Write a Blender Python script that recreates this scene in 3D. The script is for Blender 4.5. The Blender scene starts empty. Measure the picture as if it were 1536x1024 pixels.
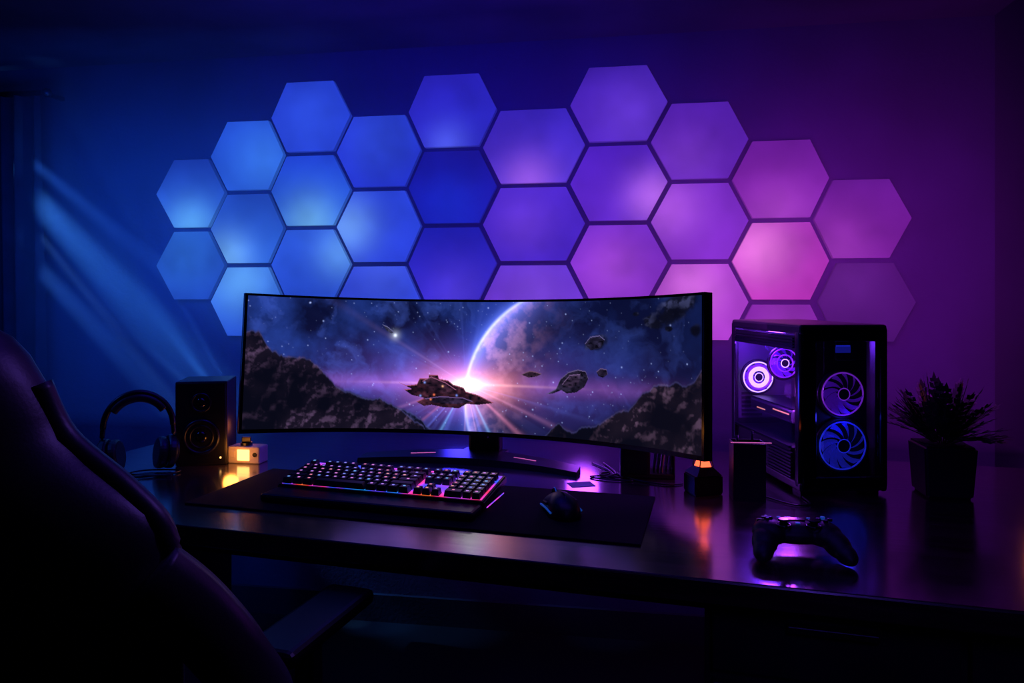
import bpy, bmesh, math, random
import numpy as np
from mathutils import Matrix, Vector, Euler
random.seed(7); np.random.seed(7)
S=bpy.context.scene
S.view_settings.view_transform='Standard'
S.view_settings.look='None'

# ---------------------------------------------------------------- helpers
def lin(c):
    return tuple(((v/255)/12.92 if v/255<=0.04045 else ((v/255+0.055)/1.055)**2.4) for v in c)
def mat(name, col=(20,20,24), rough=.5, metal=0, emit=None, es=0, noise=None, bump=0, bscale=60, coat=0, spec=.5, sheen=0):
    m=bpy.data.materials.new(name); m.use_nodes=True
    n=m.node_tree.nodes; l=m.node_tree.links; b=n['Principled BSDF']
    c=lin(col)
    b.inputs['Base Color'].default_value=(*c,1)
    b.inputs['Roughness'].default_value=rough
    b.inputs['Metallic'].default_value=metal
    b.inputs['Specular IOR Level'].default_value=spec
    b.inputs['Coat Weight'].default_value=coat
    b.inputs['Sheen Weight'].default_value=sheen
    if emit:
        b.inputs['Emission Color'].default_value=(*lin(emit),1)
        b.inputs['Emission Strength'].default_value=es
    tc=n.new('ShaderNodeTexCoord')
    nz=n.new('ShaderNodeTexNoise'); nz.inputs['Scale'].default_value=noise or 12
    nz.inputs['Detail'].default_value=4
    l.new(tc.outputs['Object'],nz.inputs['Vector'])
    r=n.new('ShaderNodeValToRGB')
    r.color_ramp.elements[0].color=(*[v*.75 for v in c],1); r.color_ramp.elements[1].color=(*[min(1,v*1.25) for v in c],1)
    r.color_ramp.elements[0].position=.3; r.color_ramp.elements[1].position=.7
    l.new(nz.outputs['Fac'],r.inputs['Fac']); l.new(r.outputs['Color'],b.inputs['Base Color'])
    if bump:
        n2=n.new('ShaderNodeTexNoise'); n2.inputs['Scale'].default_value=bscale; n2.inputs['Detail'].default_value=5
        l.new(tc.outputs['Object'],n2.inputs['Vector'])
        bp=n.new('ShaderNodeBump'); bp.inputs['Strength'].default_value=bump; bp.inputs['Distance'].default_value=.01
        l.new(n2.outputs['Fac'],bp.inputs['Height']); l.new(bp.outputs['Normal'],b.inputs['Normal'])
    return m

class B:
    def __init__(s,name,mats):
        s.name=name; s.mats=mats; s.bm=bmesh.new()
    def add(s,t,M=None,m=0,smooth=False):
        if M is not None: bmesh.ops.transform(t,matrix=M,verts=t.verts)
        for f in t.faces: f.material_index=m; f.smooth=smooth
        me=bpy.data.meshes.new('tmp'); t.to_mesh(me); t.free()
        s.bm.from_mesh(me); bpy.data.meshes.remove(me)
    def box(s,c,size,m=0,bev=0,rot=(0,0,0),seg=2,smooth=False):
        t=bmesh.new(); bmesh.ops.create_cube(t,size=1)
        bmesh.ops.scale(t,vec=size,verts=t.verts)
        if bev: bmesh.ops.bevel(t,geom=t.edges[:],offset=bev,segments=seg,affect='EDGES',profile=.5)
        s.add(t,Matrix.Translation(c)@Euler(rot).to_matrix().to_4x4(),m,smooth)
    def cyl(s,c,r,h,m=0,axis='z',r2=None,seg=32,bev=0,rot=None,smooth=True):
        t=bmesh.new(); bmesh.ops.create_cone(t,cap_ends=True,segments=seg,radius1=r,radius2=r if r2 is None else r2,depth=h)
        if bev:
            es=[e for e in t.edges if abs(e.verts[0].co.z-e.verts[1].co.z)<1e-6]
            bmesh.ops.bevel(t,geom=es,offset=bev,segments=3,affect='EDGES',profile=.5)
        R=Euler(rot).to_matrix().to_4x4() if rot else {'z':Matrix(),'x':Matrix.Rotation(math.pi/2,4,'Y'),'y':Matrix.Rotation(math.pi/2,4,'X')}[axis]
        s.add(t,Matrix.Translation(c)@R,m,False)
    def sph(s,c,sc,m=0,rot=(0,0,0),seg=24):
        t=bmesh.new(); bmesh.ops.create_uvsphere(t,u_segments=seg,v_segments=seg//2+2,radius=1)
        s.add(t,Matrix.Translation(c)@Euler(rot).to_matrix().to_4x4()@Matrix.Diagonal((*sc,1)),m,True)
    def torus(s,c,R,r,m=0,axis='z',n=48,k=10,a0=0,a1=2*math.pi,sx=1,sy=1):
        full=abs(a1-a0-2*math.pi)<1e-6
        t=bmesh.new(); rings=[]
        N=n if full else n+1
        for i in range(N):
            a=a0+(a1-a0)*i/n
            rings.append([t.verts.new(((R+r*math.cos(2*math.pi*j/k))*math.cos(a)*sx,(R+r*math.cos(2*math.pi*j/k))*math.sin(a)*sy,r*math.sin(2*math.pi*j/k))) for j in range(k)])
        for i in range(n):
            A=rings[i];Bq=rings[(i+1)%N]
            for j in range(k): t.faces.new((A[j],Bq[j],Bq[(j+1)%k],A[(j+1)%k]))
        if not full:
            t.faces.new(rings[0]); t.faces.new(list(reversed(rings[-1])))
        Rm={'z':Matrix(),'x':Matrix.Rotation(math.pi/2,4,'Y'),'y':Matrix.Rotation(math.pi/2,4,'X')}[axis]
        s.add(t,Matrix.Translation(c)@Rm,m,True)
    def tube(s,pts,r,m=0,k=8,ry=None):
        P=[Vector(p) for p in pts]; t=bmesh.new(); rings=[]
        Q=[]
        for i in range(len(P)-1):
            p0=P[max(i-1,0)];p1=P[i];p2=P[i+1];p3=P[min(i+2,len(P)-1)]
            for q in range(6):
                u=q/6
                Q.append(.5*((2*p1)+(p2-p0)*u+(2*p0-5*p1+4*p2-p3)*u*u+(3*p1-p0-3*p2+p3)*u**3))
        Q.append(P[-1])
        up=Vector((0,0,1))
        for i,p in enumerate(Q):
            d=(Q[min(i+1,len(Q)-1)]-Q[max(i-1,0)]).normalized()
            a=d.cross(up)
            if a.length<1e-3: a=d.cross(Vector((0,1,0)))
            a.normalize(); b=a.cross(d)
            rr=r[0]+(r[1]-r[0])*i/(len(Q)-1) if isinstance(r,tuple) else r
            r2=rr if ry is None else ry
            rings.append([t.verts.new(p+a*rr*math.cos(2*math.pi*j/k)+b*r2*math.sin(2*math.pi*j/k)) for j in range(k)])
        for i in range(len(rings)-1):
            for j in range(k): t.faces.new((rings[i][j],rings[i][(j+1)%k],rings[i+1][(j+1)%k],rings[i+1][j]))
        t.faces.new(rings[0]); t.faces.new(list(reversed(rings[-1])))
        bmesh.ops.recalc_face_normals(t,faces=t.faces[:])
        s.add(t,None,m,True)
    def loft(s,secs,m=0,cap=True):
        t=bmesh.new(); R=[[t.verts.new(p) for p in sec] for sec in secs]; k=len(R[0])
        for i in range(len(R)-1):
            for j in range(k): t.faces.new((R[i][j],R[i][(j+1)%k],R[i+1][(j+1)%k],R[i+1][j]))
        if cap: t.faces.new(R[0]); t.faces.new(list(reversed(R[-1])))
        bmesh.ops.recalc_face_normals(t,faces=t.faces[:])
        s.add(t,None,m,True)
    def prism(s,poly,z0,z1,m=0,M=None,bev=0):
        t=bmesh.new(); vs=[t.verts.new((x,y,z0)) for x,y in poly]; f=t.faces.new(vs)
        r=bmesh.ops.extrude_face_region(t,geom=[f]); 
        for v in r['geom']:
            if isinstance(v,bmesh.types.BMVert): v.co.z=z1
        bmesh.ops.recalc_face_normals(t,faces=t.faces[:])
        if bev: bmesh.ops.bevel(t,geom=t.edges[:],offset=bev,segments=2,affect='EDGES')
        s.add(t,M,m)
    def quad(s,pts,m=0):
        vs=[s.bm.verts.new(p) for p in pts]; f=s.bm.faces.new(vs); f.material_index=m
    def done(s,loc=(0,0,0),rz=0,parent=None,rot=None):
        me=bpy.data.meshes.new(s.name); s.bm.to_mesh(me); s.bm.free()
        for m in s.mats: me.materials.append(m)
        o=bpy.data.objects.new(s.name,me); S.collection.objects.link(o)
        o.location=loc; o.rotation_euler=rot if rot else (0,0,rz)
        if parent: o.parent=parent
        return o

YAW=math.radians(-6.8)          # desk is set slightly skew to the back wall
def DK(e,d,z=0):
    c,s_=math.cos(YAW),math.sin(YAW)
    return (e*c-d*s_, e*s_+d*c, z)
DT=.75
WY=2.6; CEIL=2.14; XL=-2.9; XR=1.2

# ---------------------------------------------------------------- materials
M_wall=mat('wall_paint',(78,76,100),.8,bump=.15,bscale=90,noise=3,spec=.2)
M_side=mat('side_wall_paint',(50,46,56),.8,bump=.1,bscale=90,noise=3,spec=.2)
M_ceil=mat('ceiling_paint',(84,80,94),.85,noise=3,spec=.2)
M_floor=mat('dark_floor',(22,18,20),.5,noise=5)
M_blk=mat('black_plastic',(15,15,19),.36)
M_blk2=mat('black_satin',(20,20,25),.5)
M_gloss=mat('black_gloss',(8,8,11),.15)
M_metal=mat('dark_metal',(60,60,70),.35,metal=.9)
M_grey=mat('grey_plastic',(95,88,105),.45)
M_cab=mat('cabinet_paint',(30,27,34),.4)
M_cloth=mat('pad_fabric',(15,13,19),.9,bump=.3,bscale=900,spec=.2)
M_leather=mat('chair_leather',(20,18,24),.42,bump=.04,bscale=220,sheen=.12)
M_curtain=mat('curtain_fabric',(34,36,52),.9)
M_white=mat('white_plastic',(205,195,185),.5)
M_warm=mat('warm_lamp_glow',(255,190,110),.5,emit=(255,196,110),es=2.6)
M_wstrip=mat('warm_strip',(255,170,110),.5,emit=(255,170,120),es=.8)
M_orange=mat('orange_glow',(255,110,50),.5,emit=(255,95,60),es=2.2)
M_blue=mat('blue_led',(20,40,255),.5,emit=(45,60,255),es=.42)
M_dblue=mat('fan_blade_blue',(30,50,220),.35,emit=(50,60,225),es=.18)
M_dviolet=mat('fan_blade_violet',(130,40,220),.35,emit=(110,34,200),es=.16)
M_violet=mat('violet_led',(150,50,255),.5,emit=(160,60,240),es=.42)
M_ice=mat('ice_led',(220,200,255),.5,emit=(215,185,255),es=2.0)
M_pink=mat('pink_led',(255,80,170),.5,emit=(230,110,190),es=.7)
M_teal=mat('teal_led',(20,120,220),.5,emit=(30,90,190),es=.3)
M_paper=mat('paper',(180,180,190),.8)
M_leaf=mat('leaf',(44,64,48),.5)
M_pot=mat('pot_ceramic',(32,32,38),.5)

def wood():
    m=mat('dark_wood',(30,22,22),.3); n=m.node_tree.nodes; l=m.node_tree.links; b=n['Principled BSDF']
    tc=n.new('ShaderNodeTexCoord'); mp=n.new('ShaderNodeMapping'); mp.inputs['Scale'].default_value=(1.5,22,22)
    nz=n.new('ShaderNodeTexNoise'); nz.inputs['Scale'].default_value=3; nz.inputs['Detail'].default_value=6; nz.inputs['Distortion'].default_value=.6
    l.new(tc.outputs['Object'],mp.inputs['Vector']); l.new(mp.outputs['Vector'],nz.inputs['Vector'])
    r=n.new('ShaderNodeValToRGB'); r.color_ramp.elements[0].color=(*lin((22,14,16)),1); r.color_ramp.elements[1].color=(*lin((56,36,38)),1)
    r.color_ramp.elements[0].position=.35; r.color_ramp.elements[1].position=.7
    l.new(nz.outputs['Fac'],r.inputs['Fac']); l.new(r.outputs['Color'],b.inputs['Base Color'])
    mr=n.new('ShaderNodeMapRange'); mr.inputs['To Min'].default_value=.13; mr.inputs['To Max'].default_value=.32
    l.new(nz.outputs['Fac'],mr.inputs['Value']); l.new(mr.outputs['Result'],b.inputs['Roughness'])
    b.inputs['Specular IOR Level'].default_value=1.0
    b.inputs['Coat Weight'].default_value=1.0; b.inputs['Coat Roughness'].default_value=.15; b.inputs['Coat IOR'].default_value=1.9
    bp=n.new('ShaderNodeBump'); bp.inputs['Strength'].default_value=.12; bp.inputs['Distance'].default_value=.004
    l.new(nz.outputs['Fac'],bp.inputs['Height']); l.new(bp.outputs['Normal'],b.inputs['Normal'])
    return m
M_wood=wood()

def glassmat(name,fac,rough=.05,tint=(.8,.8,1)):
    m=bpy.data.materials.new(name); m.use_nodes=True; n=m.node_tree.nodes; l=m.node_tree.links; n.clear()
    o=n.new('ShaderNodeOutputMaterial'); mx=n.new('ShaderNodeMixShader'); t=n.new('ShaderNodeBsdfTransparent'); g=n.new('ShaderNodeBsdfGlossy')
    t.inputs['Color'].default_value=(*tint,1); g.inputs['Roughness'].default_value=rough; g.inputs['Color'].default_value=(.6,.6,.7,1)
    mx.inputs['Fac'].default_value=fac
    l.new(t.outputs[0],mx.inputs[1]); l.new(g.outputs[0],mx.inputs[2]); l.new(mx.outputs[0],o.inputs['Surface'])
    return m
M_glass=glassmat('tinted_glass',.10,tint=(.9,.85,1))

def attrmat(name,strength,rough=.4,base=.0,spec=.5):
    m=bpy.data.materials.new(name); m.use_nodes=True; n=m.node_tree.nodes; l=m.node_tree.links; b=n['Principled BSDF']
    a=n.new('ShaderNodeAttribute'); a.attribute_name='Col'
    b.inputs['Base Color'].default_value=(base,base,base,1); b.inputs['Roughness'].default_value=rough
    b.inputs['Specular IOR Level'].default_value=spec
    b.inputs['Emission Strength'].default_value=strength
    l.new(a.outputs['Color'],b.inputs['Emission Color'])
    return m

# ---------------------------------------------------------------- room
def slab(name,c,size,m):
    b=B(name,[m]); b.box((0,0,0),size); return b.done(c)
YF=-1.2
slab('floor',((XL+XR)/2,(YF+WY)/2,-.05),(XR-XL+.4,WY-YF+.4,.1),M_floor)
slab('ceiling',((XL+XR)/2,(YF+WY)/2,CEIL+.05),(XR-XL+.4,WY-YF+.4,.1),M_ceil)
slab('wall_back',((XL+XR)/2,WY+.05,CEIL/2),(XR-XL+.4,.1,CEIL),M_wall)
slab('wall_left',(XL-.05,(YF+WY)/2,CEIL/2),(.1,WY-YF,CEIL),M_side)
slab('wall_right',(XR+.05,(YF+WY)/2,CEIL/2),(.1,WY-YF,CEIL),M_side)
slab('baseboard_back',((XL+XR)/2,WY-.008,.05),(XR-XL,.016,.1),M_side)

# light mist hanging in front of the back wall (real scattering volume)
hz=bpy.data.materials.new('mist'); hz.use_nodes=True; hn=hz.node_tree.nodes; hn.clear()
ho=hn.new('ShaderNodeOutputMaterial'); hv=hn.new('ShaderNodeVolumeScatter'); hv.inputs['Density'].default_value=.78; hv.inputs['Anisotropy'].default_value=.1
hv.inputs['Color'].default_value=(.9,.9,1,1)
hz.node_tree.links.new(hv.outputs[0],ho.inputs['Volume'])
b=B('mist_haze',[hz]); b.box((0,0,0),(3.38,.29,1.37)); b.done((-.52,2.43,1.443))

# ---------------------------------------------------------------- hex panels
K=WY/2.45
J=[(-1.723,-1.647),(-1.505,-1.436),(-1.269,-1.207),(-1.022,-.955),(-.758,-.698),(-.495,-.430),(-.195,-.128),(.072,.143),(.332,.399),(.585,.646),(.822,.891)]
P=.264
hexes=[ # col,top,colour top,colour bottom,hot(x frac -1..1,z frac -1..1,colour,size)
(1,.513,(28,62,165),(50,110,215),(-.0,-.9,(100,185,255),.42)),
(1,.249,(42,100,205),(28,66,165),(-.2,.4,(50,115,215),.6)),
(2,.645,(36,82,200),(46,105,228),(.5,-.2,(60,128,240),.6)),
(2,.381,(38,84,190),(55,120,225),(-.6,-.8,(120,190,255),.42)),
(2,.117,(70,140,238),(42,88,205),(-.2,.6,(100,175,250),.5)),
(3,.777,(34,62,200),(42,74,212),(0,0,(46,80,218),.7)),
(3,.513,(34,72,205),(50,118,232),(0,-.9,(120,198,255),.46)),
(3,.249,(52,106,228),(48,94,225),(.8,.3,(100,165,250),.42)),
(4,.645,(40,62,208),(38,55,210),(0,.3,(50,80,224),.7)),
(4,.381,(48,82,225),(48,78,222),(-.8,-.0,(115,170,255),.45)),
(4,.117,(60,90,230),(50,68,210),(0,.8,(72,100,240),.5)),
(5,.777,(48,44,185),(52,56,205),(-.1,-.9,(85,100,240),.35)),
(5,.513,(22,24,140),(20,32,170),(0,-.5,(22,42,190),.5)),
(5,.249,(26,34,165),(60,50,205),(.1,-.8,(80,62,215),.5)),
(6,.645,(62,44,180),(92,62,205),(-.1,-.9,(160,98,232),.42)),
(6,.381,(84,48,195),(72,42,190),(-.2,0,(104,60,208),.5)),
(6,.117,(112,68,208),(138,70,206),(0,.2,(128,76,216),.5)),
(7,.777,(72,46,172),(96,56,198),(.3,-.4,(102,62,204),.6)),
(7,.513,(86,46,188),(108,58,200),(.8,-.4,(195,120,242),.42)),
(7,.249,(134,68,208),(164,74,210),(-.1,-.1,(176,84,222),.5)),
(8,.645,(94,48,175),(112,54,188),(-.3,-.5,(125,64,202),.5)),
(8,.381,(134,64,198),(148,68,202),(-.7,.3,(182,98,226),.5)),
(8,.117,(200,92,212),(200,88,205),(-.2,.4,(230,125,230),.5)),
(9,.513,(110,46,158),(146,64,186),(-.1,-.9,(172,80,202),.5)),
(9,.249,(190,84,202),(212,86,202),(-.5,.3,(255,150,242),.50)),
(9,-.015,(134,54,168),(108,44,150),(0,.5,(152,64,182),.5)),
(10,.381,(96,40,140),(140,56,176),(-.5,-.7,(166,70,194),.5)),
(10,.117,(76,32,110),(60,26,92),(-.4,.5,(92,40,130),.5)),
]
def vnoise(x,y,seed,scale):
    rs=np.random.RandomState(seed); G=rs.rand(64,64)
    x=x*scale; y=y*scale; xi=np.floor(x).astype(int); yi=np.floor(y).astype(int); fx=x-xi; fy=y-yi
    fx=fx*fx*(3-2*fx); fy=fy*fy*(3-2*fy)
    g=lambda a,b:G[a%64,b%64]
    return (g(xi,yi)*(1-fx)+g(xi+1,yi)*fx)*(1-fy)+(g(xi,yi+1)*(1-fx)+g(xi+1,yi+1)*fx)*fy
def fbm(x,y,seed,scale,o=5):
    s=0;a=.5;t=0
    for i in range(o):
        s=s+a*vnoise(x+i*3.1,y+i*1.7,seed+i,scale); t+=a; a*=.5; scale*=2.03
    return s/t
verts=[];faces=[];fm=[];cols=[]
for (col,top,ct,cb,hot) in hexes:
    L=J[col-1]; R=J[col]; c=(L[1]+R[0])/2; zc=top-P/2; bot=top-P
    poly=[(L[0],zc),(L[1],top),(R[0],top),(R[1],zc),(R[0],bot),(L[1],bot)]
    poly=[(c+(x-c)*.948, zc+(z-zc)*.938) for x,z in poly]
    if (col,top)==(10,.117): poly=[(x+.012,z) for x,z in poly]
    hw=(R[1]-L[0])/2
    n=14; base=len(verts)
    ring_idx=[[base]]; pts=[(c,zc)]
    for k in range(1,n+1):
        idx=[]
        for s_ in range(6):
            a=poly[s_]; b=poly[(s_+1)%6]
            for q in range(k):
                u=q/k; px=a[0]+(b[0]-a[0])*u; pz=a[1]+(b[1]-a[1])*u
                f=k/n
                idx.append(base+len(pts)); pts.append((c+(px-c)*f,zc+(pz-zc)*f))
        ring_idx.append(idx)
    tint=np.array([.82,.80,1.06]) if col<=4 else (np.array([.78,.68,1.06]) if col<=6 else (np.array([.76,.50,1.02]) if col<=8 else np.array([.98,.44,1.0])))
    for (x,z) in pts:
        verts.append((x*K,WY-.022,1.21+z*K))
        v=(z-bot)/P; v=min(1,max(0,v))
        hx=c+hot[0]*hw*.9; hz_=zc+hot[1]*P/2
        d=math.hypot((x-hx),(z-hz_))/(P*hot[3]); g=math.exp(-d*d*1.6)
        a=np.array(lin(ct))*v+np.array(lin(cb))*(1-v)
        a=(a*(1-g)*tint+np.array(lin(hot[2]))*g*(tint*.5+.5))
        nn=.5+.85*float(fbm(np.array(x+5),np.array(z*1.0+5),3,6,4))
        cols.append((*(a*nn),1))
    for k in range(1,n+1):
        o=ring_idx[k]; i_=ring_idx[k-1]
        for s_ in range(6):
            for q in range(k):
                A=o[(s_*k+q)%(6*k)]; Bq=o[(s_*k+q+1)%(6*k)]
                if k==1: faces.append((A,Bq,i_[0])); fm.append(0)
                else:
                    ik=k-1
                    C=i_[(s_*ik+q)%(6*ik)]
                    faces.append((A,Bq,C)); fm.append(0)
                    if q<k-1:
                        D=i_[(s_*ik+q+1)%(6*ik)]
                        faces.append((Bq,D,C)); fm.append(0)
    o=ring_idx[n]; nb=len(verts)
    for i in o:
        x,y,z=verts[i]; verts.append((x,WY+.002,z)); cols.append(tuple(cols[i]))
    m_=len(o)
    for q in range(m_):
        faces.append((o[q],o[(q+1)%m_],nb+(q+1)%m_,nb+q)); fm.append(1)
me=bpy.data.meshes.new('hexagonal_wall_light_panels'); me.from_pydata(verts,[],faces)
ca=me.color_attributes.new('Col','FLOAT_COLOR','POINT'); ca.data.foreach_set('color',np.array(cols,dtype=np.float32).ravel())
me.materials.append(attrmat('panel_glow',1.0,spec=0)); me.materials.append(attrmat('panel_edge_glow',.5,spec=0))
me.polygons.foreach_set('material_index',fm)
bmx=bmesh.new(); bmx.from_mesh(me); bmesh.ops.recalc_face_normals(bmx,faces=bmx.faces[:]); bmx.to_mesh(me); bmx.free()
o=bpy.data.objects.new('hexagonal_wall_light_panels',me); S.collection.objects.link(o)

# ---------------------------------------------------------------- desk
E0,E1,D0,D1=-1.70,.82,1.22,2.25
b=B('desk',[M_wood,M_cab,M_cab,M_metal])
cx,cy=(E0+E1)/2,(D0+D1)/2
b.box((cx,cy,DT-.02),(E1-E0,D1-D0,.04),0,bev=.004)
b.box((E0+.04,cy,(DT-.04)/2),(.05,D1-D0-.16,DT-.04),1,bev=.003)
b.box((cx,D1-.10,DT-.04-.17),(E1-E0-.1,.02,.34),1)
b.box((cx,D0+.07,DT-.055),(E1-E0-.1,.03,.03),1)
W=.80; ex,ey=.38,1.30
b.box((ex,ey+.26,.035+.335),(W,.5,.67),1,bev=.003)
for i,(z0,z1) in enumerate([(.57,.69),(.33,.55),(.09,.31)]):
    for sx in (-1,1):
        b.box((ex+sx*.197,ey,(z0+z1)/2),(.38,.022,z1-z0),2,bev=.003)
        b.box((ex+sx*.197,ey-.02,z1-.03),(.14,.012,.012),3,bev=.002)
        for q in (-.06,.06): b.box((ex+sx*.197+q,ey-.012,z1-.03),(.01,.02,.01),3)
b.box((ex,ey+.26,.0175),(W-.06,.44,.035),1)
b.done((0,0,0),YAW)

# ---------------------------------------------------------------- monitor
b=B('curved_ultrawide_monitor',[M_blk,M_gloss,M_pink,M_ice])
R=.85; TH=math.asin(.6/R); HH=.188; tilt=math.radians(-4.5); SAG=R-R*math.cos(TH); ZC=1.035
def arc(th,r): return (r*math.sin(th), r*math.cos(th)-R*math.cos(TH))
TM=Matrix.Translation((0,0,ZC))@Matrix.Rotation(tilt,4,'X')
def curved(z0,z1,r0,r1,t0,t1,m,n=64):
    t=bmesh.new(); A=[]
    for i in range(n+1):
        th=t0+(t1-t0)*i/n
        x,y=arc(th,r0); X,Y=arc(th,r1)
        A.append([t.verts.new((x,y,z0)),t.verts.new((x,y,z1)),t.verts.new((X,Y,z1)),t.verts.new((X,Y,z0))])
    for i in range(n):
        for j in range(4): t.faces.new((A[i][j],A[i][(j+1)%4],A[i+1][(j+1)%4],A[i+1][j]))
    t.faces.new(A[0]); t.faces.new(A[-1])
    bmesh.ops.recalc_face_normals(t,faces=t.faces[:])
    b.add(t,TM,m)
curved(-HH,HH,R+.004,R+.022,-TH,TH,0)
bz=.009
curved(HH-bz*.7,HH,R-.003,R+.01,-TH,TH,1)
curved(-HH,-HH+bz*1.2,R-.003,R+.01,-TH,TH,1)
curved(-HH,HH,R-.003,R+.01,-TH,-TH+bz,1,3)
curved(-HH,HH,R-.003,R+.01,TH-bz,TH,1,3)
curved(-HH*.7,HH*.7,R+.015,R+.05,-TH*.5,TH*.5,0,24)
b.box((0,SAG-.005,ZC-HH-.022),(.03,.012,.008),0)
b.box((-.02,.33,.91),(.095,.04,.29),0,bev=.008)
b.box((-.01,.31,1.03),(.14,.07,.12),0,bev=.01)
t=bmesh.new(); A=[]
BX=-.03
for i in range(33):
    u=-1+2*i/32; x=BX+u*.31; yb=.31-.10*u*u; wd=.085*(1-.45*abs(u)**1.5)
    yf=yb-wd*1.2; hz_=.018-.006*abs(u)
    A.append([t.verts.new((x,yf,.7505)),t.verts.new((x,yf+.004,.7505+hz_)),t.verts.new((x,yb,.7505+hz_+.004)),t.verts.new((x,yb+.004,.7505))])
for i in range(32):
    for j in range(4): t.faces.new((A[i][j],A[i][(j+1)%4],A[i+1][(j+1)%4],A[i+1][j]))
t.faces.new(A[0]); t.faces.new(A[-1]); bmesh.ops.recalc_face_normals(t,faces=t.faces[:])
b.add(t,None,0)
b.box((BX+.01,.325,.760),(.13,.05,.02),0,bev=.004)
for sx in (-1,1):
    for q in range(4):
        u=sx*(.40+.055*q); x=BX+u*.31; yb=.31-.10*u*u
        b.box((x,yb-.040,.7505+.0200-.006*abs(u)),(.0172,.003,.002),2,rot=(0,0,-sx*.28))
MON=DK(-.624,1.665,0)
mon=b.done(MON,YAW)

# screen picture as colour attribute on a dense curved sheet
NX,NY=1000,272
U,V=np.meshgrid(np.linspace(0,1,NX),np.linspace(0,1,NY))
PX=366+694*U+17*np.sin(np.pi*U); PY=450+192*V
def C(*c): return np.array(lin(c))[None,None,:]
n1=fbm(PX/200,PY/200,11,3,6); n2=fbm(PX/200+7,PY/200+2,23,5,6); n3=fbm(PX/200+3,PY/200+9,31,14,5)
n4=fbm(PX/200+n1*.5,PY/200+n2*.4,37,6,6)
leftw=np.clip(1-U/.9,0,1)
img=C(9,14,48)+C(28,52,128)*np.clip((n1-.42)*3.0,0,1)[...,None]*(.25+.9*leftw[...,None])
img=img+C(50,70,150)*np.clip((n4-.5)*3.4,0,1)[...,None]*(.25+.5*leftw[...,None])
gx,gy=704,573
dx=(PX-gx); dy=(PY-gy)
img+=C(90,72,180)*np.exp(-(dx/185)**2-(dy/50)**2)[...,None]*.85*(.5+.9*n2[...,None])
img+=C(140,76,160)*np.exp(-(dx/280)**2-((dy+1)/12)**2)[...,None]*.8*(.4+n4[...,None])
# planet
pc=(866,592); pr=163
pd=np.hypot(PX-pc[0],PY-pc[1]); inside=1/(1+np.exp((pd-pr)/1.0))
ang=np.arctan2(-(PY-pc[1]),PX-pc[0])
lit=np.clip(np.cos(ang-math.radians(152)),0,1)**2.2
depth=(pr-pd).clip(0)
surf=C(14,20,56)+(C(120,125,215)*(np.exp(-depth/22)*1.1)[...,None]+C(190,130,165)*(np.exp(-depth/52)*(.10+np.clip((n3-.40)*3.0,0,1)))[...,None])*lit[...,None]*1.1
fadeR=np.exp(-((PX-750)/72).clip(0)**2)
img=img*(1-(inside*fadeR)[...,None])+surf*(inside*fadeR)[...,None]
rim=np.exp(-((pd-pr)/2.4)**2)*lit; rim2=np.exp(-((pd-pr)/10.0)**2)*lit; rim3=np.exp(-((pd-pr)/34.0)**2)*lit
img+=C(205,215,255)*rim[...,None]*.75+C(100,130,255)*rim2[...,None]*.55+C(50,70,190)*rim3[...,None]*.6
# stars
rs=np.random.RandomState(5)
for k in range(420):
    sx=rs.rand()*694+366; sy=450+rs.rand()*192; a=rs.rand()**3; r=.6+.7*rs.rand()*a
    ix=int((sx-366)/694*(NX-1)); iy=int((sy-450)/192*(NY-1))
    y0,y1=max(0,iy-6),iy+7; x0,x1=max(0,ix-30),ix+8
    d2=(PX[y0:y1,x0:x1]-sx)**2+(PY[y0:y1,x0:x1]-sy)**2
    img[y0:y1,x0:x1]+=C(170,190,255)*(np.exp(-d2/(r*r))*(.12+.7*a))[...,None]
d=(PX-592)**2+(PY-502)**2; img+=C(230,240,255)*(np.exp(-d/6)+.3*np.exp(-d/50))[...,None]
# glow + rays
rr=np.hypot(dx,dy)+1e-3; th=np.arctan2(dy,dx)
ra=np.clip(vnoise(th*3.2+20,th*0+3,41,3.0)*1.0-.35,0,1)*np.clip(vnoise(th*9+20,th*0+8,43,3.0)*1.6-.4,0,1)
down=np.clip(np.sin(th),0,1)
img+=C(110,130,255)*(ra*np.exp(-rr/85)*(.25+1.2*down))[...,None]*1.4
for a_,w_,c_,s_,L_ in [(62,1.9,(120,190,255),1.0,75),(118,1.8,(120,190,255),.9,75),(40,2.2,(255,150,190),.8,75),(90,1.2,(255,190,190),.5,60),(76,1.0,(255,170,200),.5,70),(140,1.6,(235,140,190),.5,75),(-150,1.5,(180,150,230),.35,80),(160,1.4,(230,150,200),.4,90),(22,1.6,(230,150,200),.5,90)]:
    dth=np.degrees(th)-a_
    img+=C(*c_)*(np.exp(-(dth/w_)**2)*np.exp(-rr/L_))[...,None]*s_
img+=C(240,125,150)*np.exp(-(dx/74)**2-(dy/30)**2)[...,None]*.8
img+=C(255,165,140)*np.exp(-((dx-8)/46)**2-((dy-2)/19)**2)[...,None]*1.0
img+=C(255,240,225)*np.exp(-((dx-4)/22)**2-(dy/8)**2)[...,None]*1.3
img+=C(255,190,180)*np.exp(-(dx/110)**2-(dy/2.0)**2)[...,None]*.45
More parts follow.
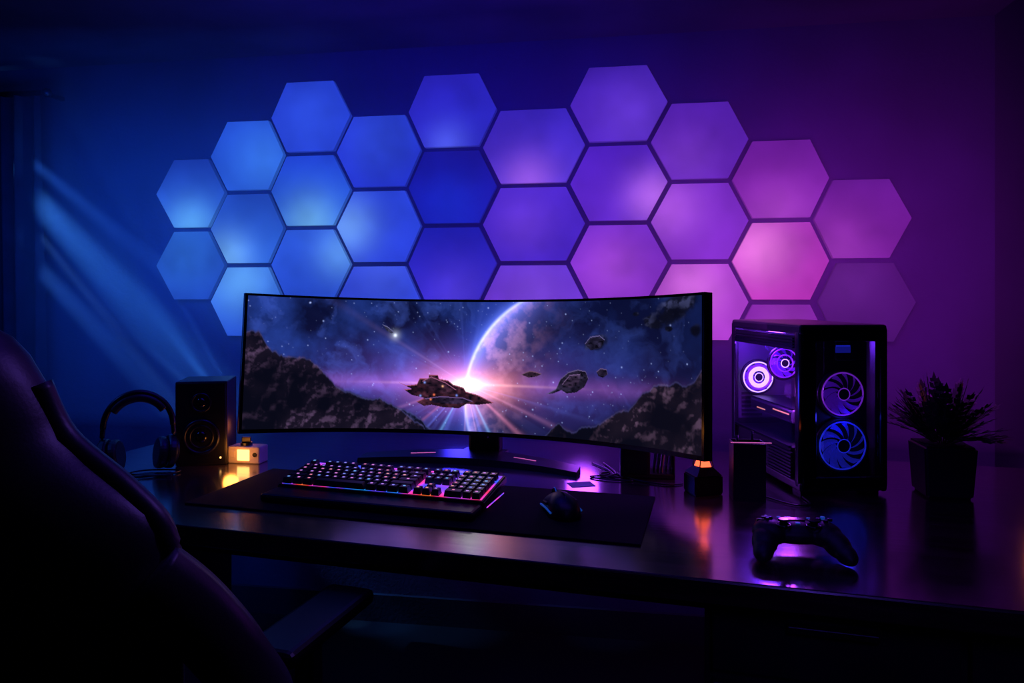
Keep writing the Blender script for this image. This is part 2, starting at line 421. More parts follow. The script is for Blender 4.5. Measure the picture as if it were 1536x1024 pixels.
# rocks
def ridge(pts,amp,seed):
    xs,ys=zip(*pts); base=np.interp(PX[0],xs,ys)
    jag=(fbm(PX[0]/200,PX[0]*0+1,seed,9,5)-.5)*amp
    return (base+jag)[None,:]
rk=lambda ox,oy:fbm(PX/200+ox,PY/200+oy,77,11,6)
r0=rk(0,0); r1=rk(.014,.020)
def sg(x): return 1/(1+np.exp(-np.clip(x,-60,60)))
cl=np.clip(fbm(PX/200,PY/200,91,5,3)*2.4-.80,0,1)
def rocks(mask,tint,k=1.0):
    global img
    shade=np.clip((r1-r0)*7,0,1)**1.1*cl+.08*cl
    col=C(8,9,22)+C(*tint)*shade[...,None]*k
    img=img*(1-mask[...,None])+col*mask[...,None]
for pts,amp,seed,t_,k in [
    ([(366,560),(420,572),(500,588),(560,596),(620,616),(650,640),(700,700),(1100,900)],22,101,(70,80,150),.7),
    ([(366,500),(385,506),(400,532),(425,543),(440,538),(462,545),(480,560),(505,580),(540,588),(570,594),(610,616),(640,640),(660,690),(1100,900)],26,103,(104,78,114),.65),
    ([(300,760),(800,660),(840,634),(880,626),(925,608),(950,592),(975,566),(1000,560),(1030,562),(1060,542)],26,105,(112,84,112),.65)]:
    Yr=ridge(pts,amp,seed)
    rocks(sg((PY-Yr)/.8),t_,k)
    img+=C(90,90,160)*np.exp(-((PY-Yr-1)/1.3)**2)[...,None]*.25*(.3+n2[...,None])
for (ax,ay,rx,ry,rot) in [(1022,464,38,15,-.5),(985,482,13,7,.2),(1050,492,10,8,0),(903,508,17,10,-.3),(1010,490,5,3,0),(960,470,5,3,0)]:
    q=np.hypot(((PX-ax)*math.cos(rot)+(PY-ay)*math.sin(rot))/rx,(-(PX-ax)*math.sin(rot)+(PY-ay)*math.cos(rot))/ry)
    q=q+(r0-.5)*1.1
    rocks(sg((1-q)*12),(90,95,150),.7)
def inpoly(poly):
    m=np.zeros(PX.shape,bool); j=len(poly)-1
    for i in range(len(poly)):
        xi,yi=poly[i];xj,yj=poly[j]
        c=((yi>PY)!=(yj>PY))&(PX<(xj-xi)*(PY-yi)/((yj-yi) or 1e-9)+xi); m^=c; j=i
    return m
def ship(poly,light=(150,110,150),k=.35):
    global img
    m=inpoly(poly); up=m&~np.roll(m,2,axis=0)
    det=np.round(vnoise(PX/200,PY/120,55,45)*3)/3*vnoise(PX/200,PY/200,56,23)
    col=C(9,8,18)+C(*light)*(det[...,None]*k)
    img[m]=col[m]; img[up]=(C(*light)+0*img)[up]*.7
ship([(598,572),(612,577),(628,575),(632,566),(646,566),(646,560),(660,560),(662,566),(676,568),(684,574),(700,578),(704,584),(722,588),(748,599),(722,603),(706,602),(694,609),(668,608),(652,605),(640,607),(628,601),(640,595),(620,591),(608,583),(620,582)],(190,100,130),.22)
ship([(636,570),(650,563),(672,571),(690,582),(676,588),(650,584)],(170,100,140),.3)
ship([(640,596),(664,592),(700,593),(716,598),(690,603),(655,602)],(120,90,150),.3)
ship([(826,583),(842,574),(848,560),(860,550),(874,546),(886,548),(890,558),(884,570),(872,578),(858,580),(850,576),(838,581)],(110,95,145),.3)
ship([(850,568),(862,554),(878,552),(876,566),(864,572)],(130,100,150),.4)
ship([(788,556),(796,552),(802,550),(810,551),(820,554),(812,558),(800,560)],(130,90,120))
ship([(902,548),(908,543),(917,544),(919,551),(912,556),(905,554)],(110,90,140))
ship([(884,510),(892,500),(906,498),(914,504),(908,515),(893,519)],(110,100,160))
ship([(572,486),(580,489),(590,497),(586,499),(578,495)],(120,120,170))
for (x_,y_,c_) in [(640,572,(120,160,255)),(655,590,(255,120,80)),(668,577,(255,190,140)),(690,590,(120,150,255)),(634,592,(120,160,255)),(650,597,(255,140,90))]:
    dd=(PX-x_)**2+(PY-y_)**2; img+=C(*c_)*np.exp(-dd/2)[...,None]
img=np.clip(img,0,1.1)
ths=-TH+bz+(2*TH-2*bz)*U
zz=(HH-bz*.7)-(2*HH-bz*1.9)*V
X=(R-.0005)*np.sin(ths); Y=(R-.0005)*np.cos(ths)-R*math.cos(TH)
ct,st=math.cos(tilt),math.sin(tilt)
Y2=Y*ct-zz*st; Z2=Y*st+zz*ct+ZC
co=np.stack([X,Y2,Z2],-1).reshape(-1,3)
me=bpy.data.meshes.new('screen'); idx=np.arange(NX*NY).reshape(NY,NX)
q=np.stack([idx[:-1,:-1],idx[1:,:-1],idx[1:,1:],idx[:-1,1:]],-1).reshape(-1,4)
me.vertices.add(NX*NY); me.vertices.foreach_set('co',co.astype(np.float32).ravel())
me.loops.add(q.size); me.loops.foreach_set('vertex_index',q.ravel().astype(np.int32))
me.polygons.add(len(q)); me.polygons.foreach_set('loop_start',(np.arange(len(q))*4).astype(np.int32))
me.update(calc_edges=True)
ca=me.color_attributes.new('Col','FLOAT_COLOR','POINT')
ca.data.foreach_set('color',np.concatenate([img.reshape(-1,3),np.ones((NX*NY,1))],1).astype(np.float32).ravel())
me.materials.append(attrmat('screen_picture',1.0,rough=.4,base=.002,spec=.15))
scr=bpy.data.objects.new('screen',me); S.collection.objects.link(scr); scr.parent=mon

# ---------------------------------------------------------------- mouse pad
b=B('desk_mat',[M_cloth]); b.box((0,0,.002),(1.005,.335,.004),0,bev=.0015); b.done(DK(-.637,1.515,DT),YAW)

# ---------------------------------------------------------------- keyboard
def keyglow(st,sc=14,pale=0):
    m=bpy.data.materials.new('key_backlight'); m.use_nodes=True; n=m.node_tree.nodes; l=m.node_tree.links; b_=n['Principled BSDF']
    tc=n.new('ShaderNodeTexCoord'); nz=n.new('ShaderNodeTexNoise'); nz.inputs['Scale'].default_value=sc
    l.new(tc.outputs['Object'],nz.inputs['Vector']); r=n.new('ShaderNodeValToRGB')
    P_=lambda c:(*lin(tuple(v+(255-v)*pale for v in c)),1)
    e=r.color_ramp.elements; e[0].position=.36; e[0].color=P_((30,150,255)); e[1].position=.68; e[1].color=P_((255,110,40))
    for pos,c in ((.44,(50,70,255)),(.51,(150,70,255)),(.57,(240,60,190)),(.62,(255,50,60))):
        k=e.new(pos); k.color=P_(c)
    l.new(nz.outputs['Fac'],r.inputs['Fac']); l.new(r.outputs['Color'],b_.inputs['Emission Color']); b_.inputs['Emission Strength'].default_value=st
    return m
M_key=mat('keycap',(36,36,48),.3); M_kg=keyglow(1.1)
M_leg=keyglow(.8,20,.4); M_kd=keyglow(.30)
b=B('gaming_keyboard',[M_blk,M_key,M_kg,M_leg,M_kd])
KT=math.radians(6); u_=.0195*1.10; W=22.9*u_
RM=Matrix.Rotation(KT,4,'X')
def kb(c,size,m,bev=0):
    t=bmesh.new(); bmesh.ops.create_cube(t,size=1); bmesh.ops.scale(t,vec=size,verts=t.verts)
    if m==1:
        for v in t.verts:
            if v.co.z>0: v.co.x*=.78 if size[0]<.03 else .9; v.co.y=v.co.y*.78+.001
    if bev: bmesh.ops.bevel(t,geom=t.edges[:],offset=bev,segments=2,affect='EDGES')
    b.add(t,Matrix.Translation((0,0,.0145))@RM@Matrix.Translation(c),m)
kb((0,.079,0),(W+.016,.166,.018),0,.003)
kb((0,.079,.0095),(W,.148,.001),2)
b.box((0,-.038,.010),(W+.012,.070,.018),0,bev=.006)
b.box((0,.146,.014),(.44,.02,.026),0,bev=.003)
rows=[
 (5.35,[(0,1),(2,1),(3,1),(4,1),(5,1),(6.5,1),(7.5,1),(8.5,1),(9.5,1),(11,1),(12,1),(13,1),(14,1),(15.4,1),(16.4,1),(17.4,1),(18.8,1),(19.8,1),(20.8,1),(21.8,1)]),
 (4,[(i,1) for i in range(13)]+[(13,2)]+[(15.4+i,1) for i in range(3)]+[(18.8+i,1) for i in range(4)]),
 (3,[(0,1.5)]+[(1.5+i,1) for i in range(12)]+[(13.5,1.5)]+[(15.4+i,1) for i in range(3)]+[(18.8+i,1) for i in range(4)]),
 (2,[(0,1.75)]+[(1.75+i,1) for i in range(11)]+[(12.75,2.25)]+[(18.8+i,1) for i in range(4)]),
 (1,[(0,2.25)]+[(2.25+i,1) for i in range(10)]+[(12.25,2.75)]+[(16.4,1)]+[(18.8+i,1) for i in range(4)]),
 (0,[(0,1.25),(1.25,1.25),(2.5,1.25),(3.75,6.25),(10,1.25),(11.25,1.25),(12.5,1.25),(13.75,1.25)]+[(15.4+i,1) for i in range(3)]+[(18.8,2),(20.8,1),(21.8,1)]),
]
for ry,ks in rows:
    for kx,kw in ks:
        cx_=(kx+kw/2)*u_-W/2; cy_=.013+ry*u_
        kb((cx_,cy_,.0170),(kw*u_-.0028,u_-.0028,.013),1)
        if kw<2.5:
            kb((cx_-.001,cy_+.002,.0237),(.0055,.0045,.0005),3)
for sx in (-1,1): b.box((sx*(W/2+.0082),.075,.006),(.0015,.12,.002),2)
b.box((0,-.002,.0193),(W*.98,.001,.0015),4)
b.done(DK(-.727,1.463,DT+.004),YAW+math.radians(-1))

# ---------------------------------------------------------------- mouse
b=B('gaming_mouse',[M_blk,M_gloss,M_teal,M_blk2])
t=bmesh.new(); bmesh.ops.create_uvsphere(t,u_segments=48,v_segments=32,radius=1)
for v in t.verts:
    x,y,z=v.co
    w=.037*(1-.18*math.exp(-((y-.1)/.35)**2)+.06*y*-1)
    hgt=.043*(1-.28*max(0,y))*(1-.05*y)
    zz_=z if z>0 else z*.12
    v.co=(math.copysign(abs(x)**.85,x)*w,y*.066,max(zz_,-.0)*hgt+.003 if z>0 else .003+zz_*.02)
b.add(t,None,0,True)
for sx in (-1,1):
    b.tube([(sx*.034,-.035,.012),(sx*.0335,0,.014),(sx*.032,.035,.012)],.0022,2)
    b.box((sx*.033,.002,.024),(.006,.022,.006),3,bev=.002)
b.cyl((0,.036,.034),.010,.007,1,axis='x',bev=.002)
b.torus((0,.036,.034),.010,.0012,2,axis='x')
b.tube([(0,-.045,.034),(0,-.015,.0465),(0,.02,.042)],.0014,1)
b.done(DK(-.318,1.500,DT+.004),YAW+math.radians(32))

# ---------------------------------------------------------------- speaker
M_sw=mat('speaker_wood',(34,30,34),.4)
b=B('bookshelf_speaker',[M_sw,M_blk,M_gloss,M_metal,M_warm])
b.box((0,0,.115),(.135,.14,.23),0,bev=.004)
b.box((0,-.0705,.115),(.125,.003,.22),1,bev=.001)
b.torus((0,-.073,.078),.044,.005,3,axis='y'); b.cyl((0,-.072,.078),.042,.004,1,axis='y'); b.sph((0,-.073,.078),(.016,.008,.016),2)
b.torus((0,-.072,.078),.03,.004,1,axis='y')
b.torus((0,-.073,.172),.024,.003,3,axis='y'); b.sph((0,-.072,.172),(.014,.008,.014),2)
b.box((.05,-.0725,.02),(.004,.003,.004),4)
b.done(DK(-1.390,1.735,DT),YAW+math.radians(27))

# ---------------------------------------------------------------- headphones
b=B('headphones',[M_blk,M_leather,M_metal])
Rr=.082
b.torus((0,0,.118),Rr,.0075,0,axis='y',a0=0,a1=math.pi,sy=1.1,n=40)
b.torus((0,0,.115),Rr-.009,.011,1,axis='y',a0=math.radians(35),a1=math.radians(145),sy=1.1,n=30)
for sx in (-1,1):
    b.tube([(sx*Rr,0,.12),(sx*(Rr+.002),0,.09),(sx*(Rr-.004),0,.055)],.006,2)
    rt=(0,math.radians(90+sx*8),sx*.25)
    b.cyl((sx*.074,0,.048),.044,.022,0,rot=rt,bev=.006)
    b.cyl((sx*.052,0,.047),.042,.024,1,rot=rt,bev=.009)
    b.cyl((sx*.088,0,.048),.030,.006,2,rot=rt,bev=.002)
b.tube([(-.07,0,.004),(-.03,-.06,.003),(.05,-.075,.003),(.1,-.04,.003),(.02,.0,.003),(-.02,-.03,.003),(.08,-.09,.003)],.0022,0)
b.done(DK(-1.462,1.56,DT+.0015),YAW+math.radians(40))

# ---------------------------------------------------------------- box night light
b=B('box_night_light',[M_white,M_warm,M_blk])
b.box((0,0,.0235),(.095,.05,.047),0,bev=.004)
b.box((.0,-.0255,.024),(.036,.003,.03),1,bev=.001)
b.box((-.032,-.0255,.026),(.012,.002,.018),0,bev=.001)
b.cyl((.034,-.0255,.026),.006,.003,2,axis='y')
b.cyl((-.005,0,.051),.016,.008,2); b.box((-.005,0,.062),(.026,.006,.014),2,bev=.002,rot=(0,0,.2))
b.done(DK(-1.262,1.745,DT),YAW+math.radians(6))

# ---------------------------------------------------------------- pc tower
b=B('gaming_pc_tower',[M_blk,M_gloss,M_glass,M_blue,M_violet,M_ice,M_blk2,M_dblue,M_metal,M_dviolet,M_grey,M_wstrip])
w,dp,h=.21,.42,.397
b.box((0,0,h-.012),(w,dp,.024),0,bev=.006)
b.box((0,0,.02),(w,dp,.02),0,bev=.004)
for sx in (-1,1):
    for sy in (-1,1): b.box((sx*.08,sy*.17,.005),(.03,.04,.01),6)
b.box((w/2-.004,0,h/2+.005),(.008,dp,h-.03),0,bev=.002)
b.box((0,dp/2-.004,h/2+.005),(w,.008,h-.03),0,bev=.002)
b.box((0,dp/2-.010,.24),(w-.03,.004,.25),10)
for i in range(6): b.box((-.05+.0*i,dp/2-.0125,.125+.012*i),(.06,.003,.007),6)
b.box((-w/2+.022,-dp/2+.018,h/2+.002),(.044,.036,h-.012),1,bev=.012,seg=4)
b.box((w/2-.008,-dp/2+.014,h/2+.002),(.016,.028,h-.012),1,bev=.005)
b.box((-w/2+.006,dp/2-.012,h/2),(.012,.024,h-.02),0,bev=.003)
b.box((0,-dp/2+.012,.028),(w-.01,.024,.03),1,bev=.004)
b.box((0,-dp/2+.012,h-.024),(w-.01,.024,.03),1,bev=.004)
for i in range(4):
    b.box((-w/2+.002,.01,h-.034-i*.007),(.004,dp-.06,.004),8)
b.box((-w/2+.006,.01,h-.045),(.004,dp-.05,.034),6)
b.box((-w/2+.001,.01,.225),(.002,dp-.07,.25),2)
b.box((.018,-dp/2+.003,.2),(.13,.002,.33),2)
b.box((-.0,.03,.062),(w-.02,dp-.08,.075),6,bev=.002)
for i in range(8):
    b.box((-w/2+.001,-.10,.035+i*.008),(.006,.13,.003),8)
b.box((-w/2+.004,.02,.103),(.008,dp-.08,.006),0)
b.box((.075,.03,.235),(.006,.30,.25),10)
for (y,z,sy,sz,m) in [(.08,.29,.07,.06,8),(-.02,.3,.008,.09,4),(-.035,.3,.008,.09,3),(-.05,.3,.008,.09,4),(.15,.3,.04,.1,6),(.02,.17,.16,.012,8)]:
    b.box((.066,y,z),(.02,sy,sz),m,bev=.001)
def fan(c,r,mr,mb,blades=9,ice=False):
    b.torus(c,r,.0018,mr,axis='y')
    b.torus((c[0],c[1]+.004,c[2]),r*1.12,.004,6,axis='y')
    b.cyl(c,r*.28,.012,6,axis='y')
    b.torus((c[0],c[1]-.006,c[2]),r*.28,.0012,5 if ice else mr,axis='y')
    for k in range(blades):
        a=2*math.pi*k/blades; rows_=[]
        for i in range(6):
            f=.28+.68*i/5; da=.75*(i/5)**.8; wdt=(.40+.05*i/5)*9/blades
            rows_.append([(c[0]+math.cos(a+da+q*wdt)*f*r,c[1]+.006-q*.012,c[2]+math.sin(a+da+q*wdt)*f*r) for q in (0,.5,1)])
        for i in range(5):
            for q in range(2): b.quad([rows_[i][q],rows_[i][q+1],rows_[i+1][q+1],rows_[i+1][q]],mb)
fan((.014,-.178,.110),.056,3,7,11)
fan((.014,-.178,.232),.050,4,9,11)
b.box((.014,-.19,.335),(.05,.012,.045),6,bev=.003)
b.box((.004,-.1975,.338),(.036,.002,.014),7); b.box((.004,-.1978,.347),(.034,.002,.003),3)
b.box((.014,-.165,.2),(.13,.004,.33),6)
fan((-.045,.165,.235),.042,5,9,ice=True); b.torus((-.045,.160,.235),.024,.006,5,axis='y'); b.torus((-.045,.160,.235),.034,.003,4,axis='y')
fan((-.025,.045,.285),.038,4,9,ice=True); b.torus((-.025,.040,.285),.022,.002,4,axis='y')
b.box((.01,.075,.285),(.07,.045,.08),8,bev=.002)
b.box((-.02,.03,.165),(.10,.26,.034),10,bev=.004)
b.box((-.0715,.03,.165),(.003,.24,.022),6,bev=.001); b.box((-.0735,-.04,.170),(.002,.09,.003),11); b.box((-.0735,.08,.160),(.002,.05,.003),11)
for yy in (-.05,.03,.11): b.torus((-.02,yy,.1455),.03,.002,3)
b.box((-.02,.03,.184),(.10,.25,.003),8)
for q in range(3):
    b.tube([(-.05+q*.007,-.11,.10),(-.072+q*.006,-.125,.16),(-.052+q*.007,-.10,.21),(.0,-.07,.23+q*.008)],.003,10)
b.box((-w/2+.012,.02,.349),(.004,dp-.10,.002),3)
PCW=YAW+math.radians(20.1); PCL=DK(.213,2.017,DT)
b.done(PCL,PCW)

# ---------------------------------------------------------------- small things near the pc
b=B('faceted_candle_lantern',[M_blk,M_orange,M_gloss])
b.prism([(-.036,-.03),(.036,-.03),(.036,.03),(-.036,.03)],0,.045,0,bev=.003)
t=bmesh.new(); bmesh.ops.create_cone(t,cap_ends=True,segments=4,radius1=.045,radius2=.022,depth=.018)
b.add(t,Matrix.Translation((0,0,.054))@Matrix.Rotation(math.pi/4,4,'Z'),2)
t=bmesh.new(); bmesh.ops.create_cone(t,cap_ends=True,segments=5,radius1=.021,radius2=.007,depth=.034)
b.add(t,Matrix.Translation((0,0,.080)),1)
for k in range(4):
    a=math.pi/4+k*math.pi/2
    b.tube([(math.cos(a)*.025,math.sin(a)*.025,.062),(math.cos(a)*.012,math.sin(a)*.012,.101)],.0014,0)
b.box((0,0,.102),(.022,.022,.003),0)
b.done(DK(-.03,1.765,DT),YAW+.5)
b=B('pen_holder',[M_blk2,M_metal,M_pink,M_white])
b.box((0,0,.002),(.07,.06,.004),0)
for sx in (-1,1): b.box((sx*.034,0,.065),(.003,.06,.13),0); b.box((0,sx*.029,.065),(.07,.003,.13),0)
for k,(x,y,tx,ty) in enumerate([(.01,.01,.02,.05),(-.015,0,-.02,.03),(.02,-.01,.035,.0)]):
    b.tube([(x,y,.004),(x+tx*.3,y+ty*.3,.15-k*.008)],.003,1)
b.tube([(-.04,-.02,.131),(.05,-.02,.1315)],.0009,2)
b.done(DK(.068,1.740,DT),YAW+.15)
b=B('desk_organizer',[M_blk2,M_blk,M_white])
b.box((-.04,0,.05),(.075,.08,.10),0,bev=.003); b.box((-.04,-.041,.05),(.06,.003,.08),1,bev=.001)
b.box((.025,0,.006),(.07,.08,.012),0,bev=.002); b.box((.057,0,.04),(.004,.08,.08),0,bev=.001)
for k in range(5): b.box((.012+k*.010,-.002,.048),(.0025,.06,.075-k*.004),2 if k==2 else 1,rot=(0,.12,0))
b.done(DK(-.165,1.90,DT),YAW+.15)
b=B('paper_note',[M_paper]); b.box((0,0,.0005),(.06,.045,.001),0); b.done(DK(-.32,1.755,DT),YAW+.5)
b=B('desk_cables',[M_blk])
b.tube([(-.33,1.98,.753),(-.27,1.90,.753),(-.29,1.86,.753),(-.23,1.84,.753),(-.25,1.89,.753),(-.2,1.83,.753),(-.12,1.80,.753),(-.08,1.82,.753)],.0022)
b.tube([(-.3,1.99,.753),(-.25,1.87,.753),(-.31,1.83,.753),(-.26,1.81,.753),(-.2,1.815,.753)],.002)
b.tube([(.11,1.75,.753),(.14,1.72,.753),(.17,1.70,.753),(.2,1.72,.753),(.19,1.775,.753)],.002)
b.done((0,0,0),YAW)

# ---------------------------------------------------------------- controller
ctrl=bpy.data.objects.new('game_controller',None); S.collection.objects.link(ctrl)
ctrl.location=DK(.140,1.385,DT); ctrl.rotation_euler=(0,0,YAW+math.radians(8))
b=B('body',[M_blk2])
b.sph((0,.012,.036),(.058,.036,.020)); b.sph((0,.020,.034),(.068,.026,.017))
for sx in (-1,1):
    b.sph((sx*.046,.006,.036),(.032,.034,.022))
    b.sph((sx*.060,-.020,.028),(.023,.036,.020),rot=(.35,0,sx*.30))
    b.sph((sx*.068,-.046,.019),(.018,.026,.016),rot=(.3,0,sx*.3))
bd=b.done(parent=ctrl)
rm=bd.modifiers.new('r','REMESH'); rm.mode='VOXEL'; rm.voxel_size=.0022; rm.use_smooth_shade=True
sm=bd.modifiers.new('s','SMOOTH'); sm.iterations=8; sm.factor=.6
b=B('controls',[M_blk,M_gloss,M_teal,M_metal])
for (x,y) in ((-.026,-.008),(.026,-.008)):
    b.cyl((x,y,.055),.0065,.014,0); b.cyl((x,y,.063),.0095,.004,1,bev=.0012); b.torus((x,y,.054),.012,.0018,1)
b.box((-.050,.016,.059),(.020,.006,.004),1,bev=.001); b.box((-.050,.016,.059),(.006,.020,.004),1,bev=.001)
for k,(x,y) in enumerate(((.050,.026),(.050,.006),(.060,.016),(.040,.016))): b.cyl((x,y,.059),.0042,.005,3 if k else 2,bev=.001)
b.box((0,.022,.056),(.034,.018,.003),1,bev=.001); b.box((0,-.002,.0565),(.008,.008,.002),2,bev=.0008)
for sx in (-1,1):
    b.box((sx*.048,.042,.044),(.032,.012,.010),1,bev=.004); b.box((sx*.048,.046,.030),(.026,.012,.014),1,bev=.005)
    b.box((sx*.026,.030,.0565),(.006,.003,.002),2)
b.done(parent=ctrl)

# ---------------------------------------------------------------- plant
b=B('potted_plant',[M_pot,M_leaf,M_floor])
t=bmesh.new(); bmesh.ops.create_cone(t,cap_ends=True,segments=4,radius1=.070,radius2=.080,depth=.12)
bmesh.ops.bevel(t,geom=[e for e in t.edges],offset=.006,segments=3,affect='EDGES')
b.add(t,Matrix.Translation((0,0,.06))@Matrix.Rotation(math.pi/4,4,'Z'),0)
b.cyl((0,0,.119),.048,.006,2)
rs=random.Random(3)
for k in range(70):
    a=rs.random()*2*math.pi; el=rs.uniform(.35,1.5); L=.072+.055*math.sin(el)+rs.random()*.026
    hd=Vector((math.cos(a),math.sin(a),0)); P0=Vector((math.cos(a)*.015,math.sin(a)*.015,.12)); pts=[]
    for q in range(9):
        u=q/8; pts.append(P0+hd*(L*u*math.cos(el))+Vector((0,0,1))*(L*u*math.sin(el)-.03*u*u*math.cos(el)))
    b.tube([pts[0],pts[3],pts[6],pts[8]],(.0016,.0006),1,k=4)
    side=hd.cross(Vector((0,0,1)))
    for q in range(2,9):
        p=pts[q]; dr=(pts[q]-pts[q-1]).normalized(); ll=.026*(1-.55*abs(q/8-.45)*1.6)
        for sx in (-1,1):
            tip=p+side*sx*ll*.8+dr*ll*.75+Vector((0,0,rs.uniform(-.004,.006)))
            mid=p+(tip-p)*.5; wv=(dr-side*sx*.8).normalized()*.0062
            b.quad([p,mid+wv,tip,mid-wv],1)
    p=pts[8]; b.quad([p,p+side*.005+dr*.01,p+dr*.024,p-side*.005+dr*.01],1)
b.done(DK(.508,1.90,DT),YAW+.1)

# ---------------------------------------------------------------- curtain
b=B('curtain',[M_curtain,M_metal])
t=bmesh.new(); NXc,NZ=150,14; g=[]
for i in range(NXc+1):
    u=i/NXc; x=-2.86+u*.60; row=[]
    for j in range(NZ+1):
        v=j/NZ; ph=u*2*math.pi*9+.5*math.sin(v*3+u*7)
        row.append(t.verts.new((x+.01*math.sin(v*4),2.50+.028*math.sin(ph)*(1-.25*v)+.01*math.sin(ph*.37),.012+v*1.985)))
    g.append(row)
for i in range(NXc):
    for j in range(NZ): t.faces.new((g[i][j],g[i+1][j],g[i+1][j+1],g[i][j+1]))
b.add(t,None,0,True)
b.cyl((-2.55,2.50,2.01),.011,.64,1,axis='x'); b.sph((-2.235,2.50,2.01),(.018,.018,.018),1)
for x in (-2.25,-2.8): b.box((x,2.545,2.01),(.014,.11,.014),1)
b.done()

# ---------------------------------------------------------------- gaming chair
b=B('gaming_chair',[M_leather,M_blk,M_metal])
def sec(z,wd,y,th,conc,wing=0):
    pts=[]
    for j in range(36):
        a=2*math.pi*j/36; cx_=math.cos(a); sy_=math.sin(a)
        x=math.copysign(abs(cx_)**.62,cx_)*wd; yy=math.copysign(abs(sy_)**.75,sy_)*th
        yy+=conc*(abs(x)/max(wd,.01))**2.2
        pts.append((x,y+yy,z))
    return pts
prof=[(.50,.19,.05),(.56,.215,.055),(.64,.225,.055),(.72,.232,.055),(.80,.238,.055),(.86,.242,.055),(.90,.243,.055),(.925,.238,.052),(.948,.226,.05),(.978,.195,.05),(1.010,.158,.048),(1.040,.128,.046),(1.065,.118,.045),(1.105,.102,.045),(1.140,.085,.042),(1.162,.068,.034),(1.176,.045,.024),(1.182,.02,.012)]
secs=[sec(z,wd,-.235-(z-.5)*.16,th,.05) for z,wd,th in prof]
b.loft(secs,0)
for sx in (-1,1):
    b.tube([(sx*(wd-.004),-.235-(z-.5)*.16+.05,z) for z,wd,th in prof[1:-3:2]],.016,0,k=10)
    b.tube([(sx*.225,-.27,.875),(sx*.262,-.235,.82),(sx*.305,-.19,.73),(sx*.325,-.12,.63),(sx*.30,-.02,.56)],.030,0,k=12,ry=.045)
b.box((0,-.265,.70),(.30,.05,.26),0,bev=.02,rot=(.16,0,0))
b.box((0,-.285,1.07),(.15,.05,.09),0,bev=.02,rot=(.16,0,0))
b.box((0,.02,.475),(.46,.50,.09),0,bev=.035,seg=4)
for sx in (-1,1):
    b.box((sx*.235,.02,.505),(.09,.47,.10),0,bev=.035,seg=4,rot=(0,sx*-.25,0))
    b.box((sx*.30,.02,.50),(.035,.06,.05),1,bev=.005); b.box((sx*.325,.02,.58),(.03,.055,.16),1,bev=.006)
    b.box((sx*.318,.06,.672),(.095,.26,.028),1,bev=.012,seg=3,rot=(0,0,-sx*.25))
b.box((0,.02,.42),(.28,.28,.03),2,bev=.004)
b.cyl((0,.02,.26),.028,.30,2); b.cyl((0,.02,.12),.042,.10,1)
for k in range(5):
    a=2*math.pi*k/5+.3; ex,ey=math.cos(a)*.30,math.sin(a)*.30+.02
    b.tube([(0,.02,.115),(ex*.5,.02+(ey-.02)*.5,.105),(ex,ey,.08)],(.03,.018),1)
    b.cyl((ex,ey,.032),.031,.02,1,rot=(math.pi/2,0,a),bev=.004); b.cyl((ex,ey,.032),.027,.045,1,rot=(math.pi/2,0,a+.0),bev=.003)
ca_,sa_=math.cos(math.radians(9)),math.sin(math.radians(9))
cxm,czm=-.650,1.15
b.done((cxm*ca_-czm*sa_,cxm*sa_+czm*ca_,.001),math.radians(9-3))

# ---------------------------------------------------------------- lights
def look(o,t): o.rotation_euler=(Vector(t)-o.location).to_track_quat('-Z','Y').to_euler()
def area(name,loc,tgt,size,power,col,spread=None):
    L=bpy.data.lights.new(name,'AREA'); L.shape='RECTANGLE'; L.size=size[0]; L.size_y=size[1]; L.energy=power; L.color=lin(col)
    if spread: L.spread=math.radians(spread)
    o=bpy.data.objects.new(name,L); S.collection.objects.link(o); o.location=loc; look(o,tgt); return o
def point(name,loc,power,col,r=.02):
    L=bpy.data.lights.new(name,'POINT'); L.energy=power; L.color=lin(col); L.shadow_soft_size=r
    o=bpy.data.objects.new(name,L); S.collection.objects.link(o); o.location=loc; return o
def spot(name,loc,tgt,power,col,ang,blend=.8,r=.01):
    L=bpy.data.lights.new(name,'SPOT'); L.energy=power; L.color=lin(col); L.spot_size=math.radians(ang); L.spot_blend=blend; L.shadow_soft_size=r
    o=bpy.data.objects.new(name,L); S.collection.objects.link(o); o.location=loc; look(o,tgt); return o
area('wash_blue',(-1.75,1.9,1.5),(-1.85,2.6,1.15),(.7,.5),8,(20,90,255))
area('wash_indigo',(-.6,1.75,1.85),(-.6,2.6,1.5),(1.2,.4),7,(34,24,255))
area('wash_violet',(.6,1.95,1.35),(.75,2.6,1.1),(.7,.5),7.5,(165,36,215))
# light shafts coming in by the curtain and crossing the mist down to the right
spot('shaft_a',(-2.75,2.40,2.12),(-1.50,2.50,.84),560,(60,140,255),8,1.0)
spot('shaft_b',(-2.80,2.40,1.90),(-1.60,2.50,.70),420,(60,130,255),5,1.0)
spot('shaft_c',(-2.72,2.38,2.12),(-1.38,2.48,1.05),380,(50,120,255),4,1.0)
spot('shaft_d',(-2.75,2.40,2.08),(-1.62,2.50,.74),420,(90,160,255),2.2,1.0)
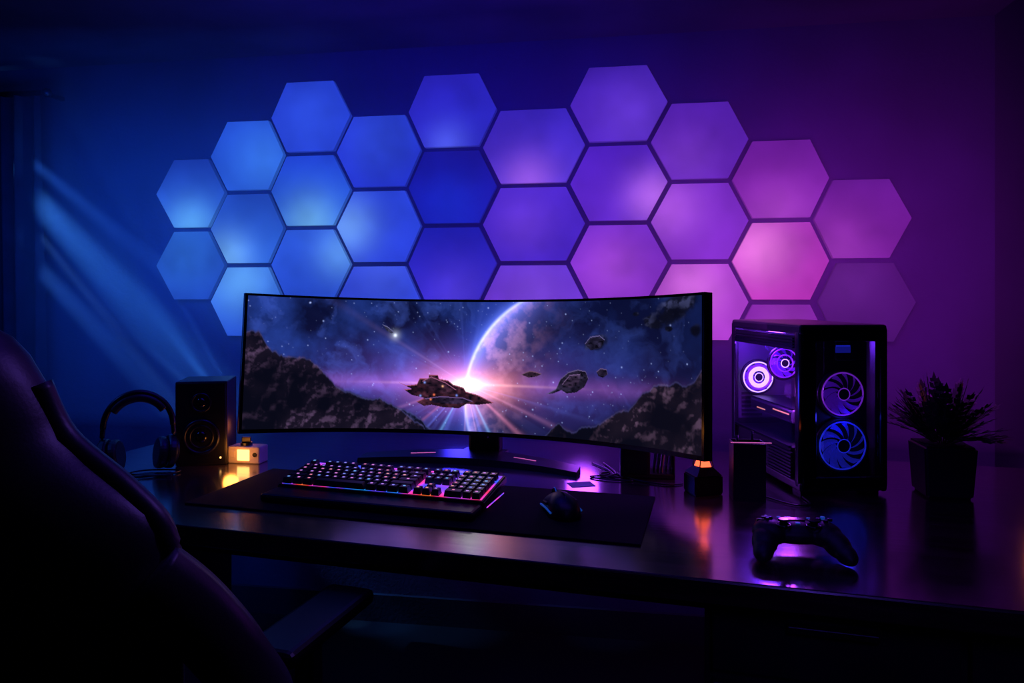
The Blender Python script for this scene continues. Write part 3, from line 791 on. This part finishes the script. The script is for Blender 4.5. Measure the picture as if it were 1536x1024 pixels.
# unseen spots added over the desk's far corner to brighten the shafts' lower end
spot('shaft_boost_a',(-1.42,2.40,.82),(-2.15,2.50,1.62),60,(60,140,255),12,1.0)
spot('shaft_boost_b',(-1.42,2.40,.90),(-2.10,2.50,1.90),45,(60,130,255),6,1.0)
spot('shaft_boost_c',(-1.45,2.40,.80),(-2.20,2.50,1.35),45,(70,140,255),7,1.0)
area('ceiling_wash',(-.5,1.5,1.95),(-.5,1.7,2.14),(2.4,.3),1.2,(50,26,255))
area('room_fill',(-.2,1.2,2.1),(-.2,1.4,0),(1.6,.6),2.8,(95,55,255))
spot('chair_rim',(.45,1.45,1.95),(-.78,.86,.90),16,(140,95,255),34,r=.08)
spot('cool_fill_left',(-2.2,1.2,2.0),(-1.3,1.9,.8),14,(40,90,255),60,r=.12)
spot('low_fill',(.3,.1,1.5),(.35,1.3,.45),7,(110,70,255),46,r=.2)
point('under_monitor_glow',DK(-.80,2.20,.86),2.0,(60,50,255),.05)
point('under_monitor_violet',DK(-.40,2.22,.88),1.5,(150,60,235),.05)
p=DK(-1.262,1.67,.79); point('night_light_glow',p,.18,(255,150,60),.02)
p=DK(-1.30,1.80,.84); point('night_light_spill',p,.05,(255,130,50),.02)
point('lantern_glow',DK(-.03,1.70,.86),.08,(255,90,40),.015)
def PC(x,y,z):
    c,s_=math.cos(PCW),math.sin(PCW); return (PCL[0]+x*c-y*s_,PCL[1]+x*s_+y*c,DT+z)
point('pc_inner_a',PC(-.06,.05,.335),2.2,(120,50,255),.02)
point('pc_inner_b',PC(-.08,-.10,.23),1.6,(180,70,255),.02)
point('pc_front_a',PC(.014,-.2,.17),.04,(60,60,255),.01)
point('wall_warm_spill',(1.1,2.1,1.0),.12,(255,120,60),.05)

w_=bpy.data.worlds.new('world'); S.world=w_; w_.use_nodes=True
w_.node_tree.nodes['Background'].inputs[0].default_value=(.01,.01,.05,1); w_.node_tree.nodes['Background'].inputs[1].default_value=.1

# ---------------------------------------------------------------- camera
cam=bpy.data.cameras.new('camera'); co_=bpy.data.objects.new('camera',cam); S.collection.objects.link(co_)
cam.sensor_width=36; cam.lens=36*1083/1536; cam.shift_y=-66/1536; cam.clip_start=.02
co_.location=(0,0,1.21); co_.rotation_euler=(math.pi/2,0,math.radians(9))
S.camera=co_
